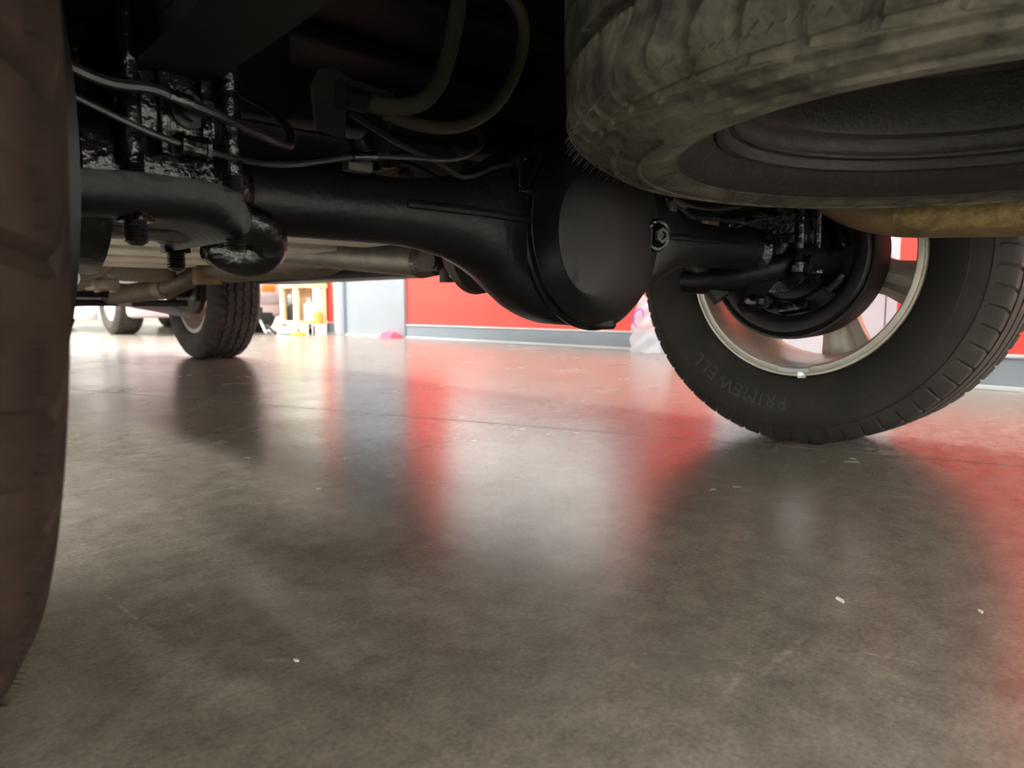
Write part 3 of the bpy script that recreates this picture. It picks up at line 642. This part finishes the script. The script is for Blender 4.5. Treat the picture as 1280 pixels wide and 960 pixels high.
# ------------------------------------------------------------------ exhaust, driveline
TP = tp(MB().tube([(1.12, 1.05, 0.60), (1.14, 0.85, 0.60), (1.16, 0.66, 0.57), (1.17, 0.53, 0.48), (1.175, 0.46, 0.432), (1.175, 0.40, 0.411), (1.175, 0.34, 0.404), (1.175, 0.20, 0.397), (1.175, -0.10, 0.385), (1.18, -0.45, 0.375)], 0.0305, 24, smooth=5), 'tail_pipe', 'exh')
TP['label'] = 'tan tail pipe running below the spare wheel'
MB().tube([(1.175, 0.385, 0.4115), (1.175, 0.34, 0.4065), (1.175, 0.20, 0.4000), (1.175, 0.08, 0.395)], 0.0325, 24).build('pipe_sleeve', mat('rusted_gold_sleeve', (0.14, 0.10, 0.042), 0.6, 0.3, col2=(0.36, 0.27, 0.11), vscale=60, bump=0.8, bscale=200), TP)
DS = tp(MB().tube([(0.733, 0.985, 0.350), (0.730, 1.0, 0.3525), (0.715, 1.5, 0.397), (0.69, 2.25, 0.465)], 0.0285, 24), 'driveshaft', 'shaft')
MB().tube([(0.733, 0.945, 0.347), (0.733, 0.99, 0.351)], [0.022, 0.030], 20).box((0.705, 0.915, 0.330), (0.714, 0.965, 0.364), ch=0.003).box((0.752, 0.915, 0.330), (0.761, 0.965, 0.364), ch=0.003).build('yoke', 'rust', DS)
MB().tube([(0.700, 0.925, 0.346), (0.766, 0.925, 0.346)], 0.012, 12).tube([(0.733, 0.925, 0.313), (0.733, 0.925, 0.379)], 0.012, 12).build('universal_joint', 'bracket', DS)
MB().lathe([(0.0, 0.0), (0.0, 0.058), (0.014, 0.060), (0.020, 0.052), (0.055, 0.034), (0.07, 0.0)], 28, 'Y', at=(0.733, 0.838, 0.352)).build('pinion_flange', 'rust', DS)
for k in range(4):
    a = PI / 4 + k * PI / 2; MB().tube([(0.733 + 0.040 * math.cos(a), 0.850, 0.352 + 0.040 * math.sin(a)), (0.733 + 0.040 * math.cos(a), 0.874, 0.352 + 0.040 * math.sin(a))], 0.008, 6).build('flange_bolt', 'cast', DS, angle=20)
EP = tp(MB().tube([(0.93, 4.6, 0.318), (0.95, 4.0, 0.322), (0.95, 3.2, 0.338), (0.95, 2.98, 0.345), (0.95, 2.82, 0.357), (0.95, 2.68, 0.378), (0.95, 2.55, 0.402)], [0.045, 0.044, 0.041, 0.038, 0.035, 0.033, 0.031], 20, smooth=4), 'exhaust_pipe', 'pipe')
EP['label'] = 'brown exhaust pipe running forward under the truck'
MB().box((0.905, 2.535, 0.350), (0.995, 2.550, 0.455), ch=0.004).box((0.905, 2.515, 0.350), (0.995, 2.530, 0.455), ch=0.004).build('flange', 'exh', EP)
MB().tube([(0.95, 3.02, 0.3435), (0.95, 2.93, 0.348)], 0.042, 20).build('pipe_sleeve', 'exh', EP)
MU = tp(MB().tube([(0.95, 2.52, 0.402), (0.95, 2.44, 0.403), (0.955, 2.36, 0.404), (0.97, 1.75, 0.408), (0.98, 1.68, 0.41), (1.0, 1.6, 0.42), (1.05, 1.35, 0.50), (1.12, 1.05, 0.60)], [0.030, 0.034, 0.052, 0.052, 0.036, 0.030, 0.030, 0.030], 24), 'muffler', 'pipe')
FT_ = tp(MB().box((-0.02, 0.90, 0.378), (0.60, 1.86, 0.475), ch=0.02), 'fuel_tank', 'dark')
for y0, y1 in ((0.885, 0.985), (1.075, 1.200), (1.285, 1.425), (1.50, 1.64), (1.71, 1.85)):
    MB().box((-0.04, y0, 0.366), (0.62, y1, 0.377), ch=0.003).build('slat', 'shield', FT_, smooth=False)
TC = tp(MB().lathe([(2.35, 0.05), (2.40, 0.085), (2.55, 0.10), (2.60, 0.12), (2.78, 0.12), (2.82, 0.09), (2.95, 0.07)], 24, 'Y', at=(0.55, 0, 0.44)).box((0.50, 2.50, 0.335), (0.62, 2.68, 0.42), ch=0.015).box((0.585, 2.47, 0.325), (0.66, 2.62, 0.36), ch=0.01), 'transfer_case', 'cast')
MB().tube([(0.49, 2.38, 0.352), (0.49, 2.52, 0.352)], 0.032, 18).build('output_seal', 'plast', TC)
MB().tube([(0.485, 2.30, 0.354), (0.485, 2.40, 0.354)], 0.027, 18).build('output_yoke', 'paper', TC)
for (x, y) in ((0.60, 2.49), (0.65, 2.52)): MB().tube([(x, y, 0.318), (x, y, 0.33)], 0.010, 6).build('bolt', 'cast', TC)
tp(MB().lathe([(-0.075, 0.0), (-0.072, 0.06), (-0.06, 0.10), (-0.02, 0.12), (0.1, 0.125), (0.15, 0.0)], 28, 'Z', at=(0.80, 2.75, 0.435)).lathe([(-0.065, 0.0), (-0.06, 0.05), (-0.045, 0.085), (0, 0.1), (0.1, 0.1), (0.15, 0.0)], 24, 'Z', at=(0.66, 2.9, 0.43)), 'transmission', 'cast')
tp(MB().lathe([(0, 0.0), (0.0, 0.06), (0.02, 0.085), (0.16, 0.09), (0.19, 0.06), (0.19, 0.0)], 28, 'X', at=(0.72, 1.15, 0.51)), 'heat_shield', 'rust')

# ------------------------------------------------------------------ frame and body
for s in (-1, 1):
    x = CX + s * 0.50
    prof = [(-0.55, 0.60), (0.25, 0.62), (0.45, 0.66), (0.85, 0.66), (1.15, 0.56), (1.5, 0.46), (3.2, 0.46), (3.5, 0.52), (4.6, 0.52)]
    rows = [[(x - 0.035, y, z), (x + 0.035, y, z), (x + 0.035, y, z + 0.11), (x - 0.035, y, z + 0.11)] for y, z in prof]
    b = MB().grid(rows, closed_v=True); b.add(rows[0], [(0, 1, 2, 3)]); b.add(rows[-1], [(0, 1, 2, 3)])
    tp(b, 'frame_rail', 'dark', smooth=False)
for y, z in ((-0.40, 0.62), (0.35, 0.70), (1.22, 0.60), (2.2, 0.48), (3.4, 0.48)):
    tp(MB().box((CX - 0.47, y - 0.04, z), (CX + 0.47, y + 0.04, z + 0.09), ch=0.01), 'cross_member', 'dark')
tp(MB().box((0.30, 1.02, 0.55), (0.52, 1.04, 0.70), ch=0.004).box((0.34, 0.80, 0.70), (0.52, 1.04, 0.72), ch=0.004), 'tank_bracket', 'dark', smooth=False)
bed = tp(MB().box((-0.14, -0.45, 0.83), (1.60, 2.16, 0.86)), 'bed_floor', 'dark', smooth=False)
for k in range(9):
    y = -0.35 + k * 0.28; MB().box((-0.12, y, 0.795), (1.58, y + 0.09, 0.83), ch=0.008).build('floor_rib', 'dark', bed, smooth=False)
arch = lambda yc: [(yc + 0.47 * math.cos(a), 0.42 + 0.45 * math.sin(a)) for a in [PI * k / 16 for k in range(17)]]
for x0, x1 in ((1.635, 1.665), (-0.205, -0.175)):
    poly = [(-0.47, 0.56), (-0.47, 1.15), (2.18, 1.15), (2.18, 0.50)] + [(y, max(z, 0.5)) for y, z in arch(0.645)]
    tp(MB().prism(poly, x0, x1, axis='X'), 'bed_side', 'tbody', smooth=False)
    poly = [(2.22, 0.42), (2.22, 1.15), (4.95, 1.05), (4.95, 0.50)] + [(y, max(z, 0.45)) for y, z in arch(3.95)]
    tp(MB().prism(poly, x0, x1, axis='X'), 'cab_side', 'tbody', smooth=False)
tp(MB().box((-0.17, 2.22, 0.56), (1.63, 3.40, 0.62)), 'cab_floor', 'dark', smooth=False)
tp(MB().prism([(2.22, 1.15), (2.32, 1.75), (3.0, 1.78), (3.55, 1.18)], -0.10, 1.56, axis='X'), 'cab_roof', 'glass', smooth=False)
tp(MB().box((-0.17, 3.30, 1.02), (1.63, 4.92, 1.10)), 'hood', 'tbody', smooth=False)
tp(MB().box((-0.17, 2.18, 0.56), (1.63, 2.22, 1.15)), 'bulkhead', 'dark', smooth=False)
tp(MB().box((0.2, 3.55, 0.50), (1.25, 4.6, 0.95), ch=0.05), 'engine_block', 'dark')
tp(MB().box((-0.17, -0.49, 0.58), (1.63, -0.44, 1.15), ch=0.01), 'tailgate', 'tbody', smooth=False)
tp(MB().box((-0.18, -0.66, 0.52), (1.64, -0.52, 0.66), ch=0.03), 'rear_bumper', 'steel')
tp(MB().box((-0.18, 4.92, 0.42), (1.64, 5.10, 0.85), ch=0.05), 'front_bumper', 'tbody')
for xs in ((1.52, 1.70), (-0.24, -0.06)):
    rb = tp(MB().box((xs[0], 2.26, 0.385), (xs[1], 3.44, 0.425), ch=0.012), 'running_board', 'plast')
    for y in (2.45, 3.2): MB().box((min(xs) - 0.1 if xs[0] > 0 else max(xs) - 0.02, y, 0.42), (min(xs) + 0.03 if xs[0] > 0 else max(xs) + 0.1, y + 0.05, 0.47), ch=0.004).build('step_bracket', 'plast', rb)
for x0, x1 in ((1.30, 1.633), (-0.173, 0.16)):
    for yc, r in ((0.645, 0.445), (3.95, 0.445)):
        rows = [[(x, yc + q * math.cos(a), 0.42 + q * math.sin(a)) for (x, q) in ((x0, r), (x1, r), (x1, r + 0.008), (x0, r + 0.008))] for a in [PI * k / 20 for k in range(21)]]
        b = MB().grid(rows, closed_v=True); b.add(rows[0], [(0, 1, 2, 3)]); b.add(rows[-1], [(0, 1, 2, 3)])
        tp(b, 'wheel_tub', 'dark')
    tp(MB().box((x0 if x0 > 1 else x1 - 0.02, 1.09, 0.50), (x0 + 0.02 if x0 > 1 else x1, 2.16, 0.83)), 'inner_bed_wall', 'dark', smooth=False)
# front suspension, far side
ca = tp(MB().tube([(0.98, 3.70, 0.300), (1.12, 3.82, 0.285), (1.25, 3.92, 0.262), (1.38, 3.95, 0.235)], [0.022, 0.026, 0.024, 0.022], 14, smooth=4, flat=0.6), 'control_arm', 'panel')
tp(MB().tube([(0.30, 3.75, 0.292), (1.30, 3.75, 0.292)], 0.016, 10), 'stabilizer_bar', 'plast')
tp(MB().box((0.35, 3.60, 0.315), (1.15, 4.3, 0.38), ch=0.02), 'front_cross_member', 'dark')
fb_ = tp(MB().lathe([(1.40, 0.0), (1.40, 0.135), (1.425, 0.135), (1.425, 0.0)], 40, 'X', at=(0, 3.95, 0.372)), 'brake_disc', 'rust')
MB().box((1.375, 3.84, 0.30), (1.45, 3.93, 0.47), ch=0.02).build('caliper', 'plast', fb_)
tp(MB().tube([(1.30, 3.95, 0.372), (1.42, 3.95, 0.372)], 0.05, 16), 'front_hub', 'plast')

# ------------------------------------------------------------------ spare wheel slung under the bed
spare = empty('spare_wheel', (0.735, 0.165, 0.40)); tag(spare, 'dusty spare wheel slung flat under the truck bed behind the axle', 'spare wheel')
def lay(o):  # local -X faces down
    o.parent = spare; o.rotation_euler = (0, math.radians(-90), math.radians(20)); o.location = (0, 0, 0.1318); return o
st = lay(link('tire', T_SPARE))
RS = [(-0.100, 0.2356), (-0.1015, 0.2325), (-0.0995, 0.2285), (-0.093, 0.2265), (-0.088, 0.2235), (-0.084, 0.2165), (-0.078, 0.2125), (-0.068, 0.2110), (-0.064, 0.2060), (-0.058, 0.2040), (-0.035, 0.2030), (-0.005, 0.2020), (0.000, 0.1965), (0.006, 0.1950), (0.020, 0.1945), (0.024, 0.189), (0.045, 0.1870), (0.060, 0.170), (0.075, 0.13), (0.070, 0.09), (0.055, 0.07), (0.055, 0.0)]
RS2 = [(0.059, 0.0), (0.059, 0.068), (0.074, 0.088), (0.079, 0.13), (0.064, 0.174), (0.070, 0.20), (0.094, 0.224), (0.1, 0.2356), (0.092, 0.236), (0.085, 0.2175), (0.0, 0.208), (-0.06, 0.212), (-0.088, 0.219), (-0.092, 0.234), (-0.0955, 0.2362)]
lay(MB().lathe(RS + RS2, 80, 'X', closed=True).build('rim', 'steelrim', angle=30))
hs = []
for k in range(300):
    a = math.radians(k * 1.2); c, d = math.cos(a), math.sin(a)
    hs.append(((-0.106 - 0.003 * (k % 2), (0.3655 - 0.002 * (k % 3)) * c, (0.3655 - 0.002 * (k % 3)) * d), (-0.7, 0.7 * c, 0.7 * d)))
hob = lay(hairs(None, hs, 0.010, 0.0005, m='letter'))
ht = []
for k in range(26):
    a = math.radians(-150 + k * 9); c, d = math.cos(a), math.sin(a)
wn = MB().tube([(0.735, 0.165, 0.60), (0.735, 0.165, 0.78)], 0.009, 10)
wo = wn.build('hoist_cable', 'bolt', spare); wo.location = (-0.735, -0.165, -0.40)
wo = MB().lathe([(0.592, 0.0), (0.592, 0.05), (0.60, 0.05), (0.602, 0.0)], 20, 'Z', at=(0, 0, -0.40)).build('hoist_plate', 'bolt', spare)

# ------------------------------------------------------------------ things on the workshop floor beyond
suv = empty('parked_suv', (2.75, 9.2, 0)); tag(suv, 'pale parked car behind the truck front tyre', 'car')
def sv(b, name, m, parent=suv, **k):
    o = b.build(name, m, parent, **k)
    if parent is suv: o.location = (-2.75, -9.2, 0)
    return o
arch2 = lambda yc: [(yc + 0.42 * math.cos(a), 0.40 + 0.40 * math.sin(a)) for a in [PI * k / 12 for k in range(13)]]
poly = [(7.30, 0.45), (7.28, 1.0), (7.5, 1.1), (10.2, 1.15), (11.6, 1.0), (11.7, 0.45)] + arch2(10.7) + arch2(7.95)
sv(MB().prism(poly, 2.02, 3.60, axis='X'), 'body', 'carw', smooth=False)
sv(MB().prism([(7.45, 1.1), (7.8, 1.7), (9.6, 1.72), (10.3, 1.15)], 2.12, 3.50, axis='X'), 'cabin', 'glass', smooth=False)
bp_ = sv(MB().box((1.98, 7.12, 0.17), (3.46, 7.34, 0.56), ch=0.05), 'rear_bumper', 'carm')
MB().box((3.22, 7.10, 0.435), (3.36, 7.125, 0.500), ch=0.006).build('reflector', 'orange', bp_)
MB().box((3.46, 7.11, 0.22), (3.60, 7.36, 0.62), ch=0.03).build('corner_trim', mat('slate_plastic', (0.10, 0.13, 0.17), 0.5), bp_)
MB().box((2.9, 7.11, 0.30), (3.40, 7.122, 0.40), ch=0.004).build('step_pad', mat('mauve_pad', (0.30, 0.24, 0.26), 0.6), bp_)
stp = sv(MB().box((1.93, 8.6, 0.14), (2.06, 10.2, 0.27), ch=0.02), 'side_step', 'carw')
MB().lathe([(-0.02, 0.0), (-0.02, 0.03), (0.0, 0.035), (0, 0.0)], 16, 'X', at=(1.93, 9.5, 0.205)).build('step_lamp', 'paper', stp)
for i, (x, y, fl) in enumerate(((2.12, 7.95, False), (2.12, 10.7, False), (3.50, 7.95, True), (3.50, 10.7, True))):
    w = link('wheel', RIM, suv, (x - 2.75, y - 9.2, 0.370)); w.rotation_euler = (0, 0, PI if fl else 0); link('tire', T_BLOCK, w)
    if not fl:
        MB().lathe([(-0.07, 0.0), (-0.07, 0.05), (-0.06, 0.06), (-0.055, 0.17), (-0.075, 0.205), (-0.07, 0.208), (-0.04, 0.17), (-0.04, 0.0)], 32, 'X').build('wheel_cover', 'weight', w)

# wooden rolling shelf by the door
sh = empty('wooden_cart', (3.48, 6.72, 0)); tag(sh, 'pale wooden cart with a lime green top beside the grey door', 'cart')
def sw(b, name, m): o = b.build(name, m, sh, smooth=False); return o
ang = 0
for (x, y) in ((-0.16, 0.14), (0.14, 0.14), (-0.16, -0.14), (0.14, -0.14)):
    sw(MB().box((x - 0.022, y - 0.022, 0.05), (x + 0.022, y + 0.022, 0.50), ch=0.003), 'post', 'wood')
sw(MB().box((-0.19, -0.17, 0.10), (0.17, 0.17, 0.135), ch=0.003), 'shelf', 'wood')
sw(MB().box((-0.19, -0.17, 0.46), (0.17, 0.17, 0.50), ch=0.003), 'shelf', 'wood')
sw(MB().box((-0.19, -0.17, 0.50), (0.17, 0.17, 0.60), ch=0.006), 'green_top', 'green')
sw(MB().box((-0.18, 0.155, 0.135), (0.16, 0.165, 0.46)), 'back_panel', 'wood')
for (x, y) in ((-0.15, 0.13), (0.13, 0.13), (-0.15, -0.13), (0.13, -0.13)):
    sw(MB().lathe([(-0.012, 0.0), (-0.012, 0.026), (0.012, 0.026), (0.012, 0.0)], 14, 'X', at=(x, y, 0.026)), 'caster', 'plast')
def thing(b, name, m, label, cat, loc, smooth=True): 
    o = b.build(name, m, smooth=smooth, loc=loc); tag(o, label, cat); return o
c_ = thing(MB().lathe([(0, 0.0), (0.0, 0.055), (0.01, 0.06), (0.14, 0.06), (0.16, 0.03), (0.16, 0.0)], 20, 'Z'), 'spray_tub', 'plast', 'black round tub on the wooden cart shelf', 'tub', (3.36, 6.72, 0.135))
MB().lathe([(0.16, 0.0), (0.16, 0.05), (0.185, 0.062), (0.24, 0.062), (0.27, 0.03), (0.27, 0)], 20, 'Z').build('lid', 'steel', c_)
j_ = thing(MB().box((-0.05, -0.045, 0), (0.05, 0.045, 0.17), ch=0.015).tube([(0, 0, 0.165), (0, 0, 0.20)], [0.03, 0.018], 14), 'jug', 'paper', 'white plastic jug on the wooden cart shelf', 'jug', (3.50, 6.66, 0.135))
MB().tube([(0, 0, 0.2), (0, 0, 0.225)], 0.02, 14).build('cap', 'blue', j_)
b2 = thing(MB().lathe([(0, 0), (0, 0.035), (0.01, 0.04), (0.11, 0.04), (0.13, 0.018), (0.15, 0.016), (0.15, 0)], 18, 'Z'), 'bottle', 'blue', 'pale blue bottle lying by the wooden cart', 'bottle', (3.14, 6.60, 0.042)); b2.rotation_euler = (PI / 2, 0, 0.9)
MB().lathe([(0.15, 0), (0.15, 0.02), (0.175, 0.02), (0.175, 0)], 14, 'Z').build('cap', 'paper', b2)
y_ = thing(MB().box((-0.07, -0.05, 0), (0.07, 0.05, 0.022), ch=0.006).box((-0.05, -0.035, 0.022), (0.05, 0.035, 0.034), ch=0.004), 'yellow_tray', 'yellow', 'small yellow tray on the floor by the cart', 'tray', (3.26, 6.42, 0.0)); y_.rotation_euler = (0, 0, 0.7)
a_ = thing(MB().lathe([(0, 0), (0, 0.04), (0.01, 0.045), (0.11, 0.045), (0.13, 0.02), (0.13, 0)], 18, 'Z').tube([(0, 0, 0.13), (0, 0, 0.15), (0.03, 0, 0.155)], 0.010, 8), 'spray_bottle', 'amber', 'amber spray bottle on a white box beside the cart', 'bottle', (3.50, 6.46, 0.10))
w_ = thing(MB().box((-0.055, -0.055, 0), (0.055, 0.055, 0.10), ch=0.006), 'white_box', 'paper', 'white box on the floor under the amber bottle', 'box', (3.50, 6.46, 0.0)); 
MB().box((-0.058, -0.02, 0.0), (-0.0545, 0.02, 0.09)).build('label_strip', 'plast', w_)
# black stand legs beside the parked car
js = empty('folding_stand', (3.06, 6.85, 0)); tag(js, 'black folding stand with splayed legs near parked car bumper', 'stand')
for k in range(3):
    a = 0.4 + k * 2 * PI / 3; MB().tube([(0.03 * math.cos(a), 0.03 * math.sin(a), 0.14), (0.2 * math.cos(a), 0.2 * math.sin(a), 0.018)], 0.016, 10).tube([(0.18 * math.cos(a), 0.18 * math.sin(a), 0.016), (0.23 * math.cos(a), 0.23 * math.sin(a), 0.016)], 0.016, 10).build('leg', 'steel', js)
MB().tube([(0, 0, 0.12), (0, 0, 0.27)], 0.035, 16).build('column', 'plast', js)
MB().box((-0.14, -0.03, 0.10), (0.14, 0.03, 0.22), ch=0.02).build('bracket', 'plast', js)
# pink cloth at the door
rows = []
for i in range(9):
    rows.append([((k - 7) * 0.014, (i - 4) * 0.016, max(0.001, (0.058 - 0.0009 * (i - 4) ** 2 - 0.0005 * (k - 7) ** 2 + 0.006 * math.sin(k * 1.3 + i)) * (1 if 0 < i < 8 and 0 < k < 14 else 0))) for k in range(15)])
cl = MB().grid(rows); cl.add([(-0.098, -0.064, 0), (0.098, -0.064, 0), (0.098, 0.064, 0), (-0.098, 0.064, 0)], [(0, 1, 2, 3)])
o = thing(cl, 'rag', 'pink', 'bunched pink rag on the floor by the grey door', 'rag', (3.56, 5.30, 0)); o.rotation_euler = (0, 0, PI / 2)
# plastic bag leaning on the wall beside the wheel
rows = []
for i in range(14):
    z = 0.34 * i / 13; rr = 0.14 - 0.06 * (i / 13) ** 2
    rows.append([(0.55 * rr * math.cos(2 * PI * k / 24) * (1 + 0.14 * math.sin(5 * k + i * 1.7)), rr * math.sin(2 * PI * k / 24) * (1 + 0.12 * math.sin(3 * k + i)), z) for k in range(24)])
bg = MB().grid(rows, closed_v=True); bg.add(rows[0], [tuple(range(24))]); bg.add(rows[-1], [tuple(range(24))])
o = thing(bg, 'plastic_bag', 'bag', 'clear plastic bag with purple print against the red wall', 'bag', (3.56, 2.52, 0.001))
MB().tube([(-0.082, 0.05, 0.15), (-0.088, 0.075, 0.19), (-0.086, 0.06, 0.24), (-0.08, 0.02, 0.26), (-0.085, 0.0, 0.22)], 0.004, 6, smooth=5).build('print_mark', 'purple', o)

# small flakes on the floor
for i, (x, y, s_, lab) in enumerate(((0.663, 0.251, 0.009, 'pale paint flake lying on the floor in front of the right tyre'), (0.728, 0.153, 0.005, 'small pale flake near the right edge of the floor'), (0.240, 0.495, 0.004, 'tiny grit chip on the floor left of the middle'))):
    a = random.random() * 3; pts = [(s_ * (0.5 + 0.5 * random.random()) * math.cos(2 * PI * k / 7), 0.45 * s_ * (0.4 + 0.6 * random.random()) * math.sin(2 * PI * k / 7)) for k in range(7)]
    o = MB().prism(pts, 0.0, 0.0012, axis='Z').build('paint_flake', 'chip', smooth=False, loc=(x, y, 0.0)); o.rotation_euler = (0, 0, a); tag(o, lab, 'debris', 'flakes on the floor')
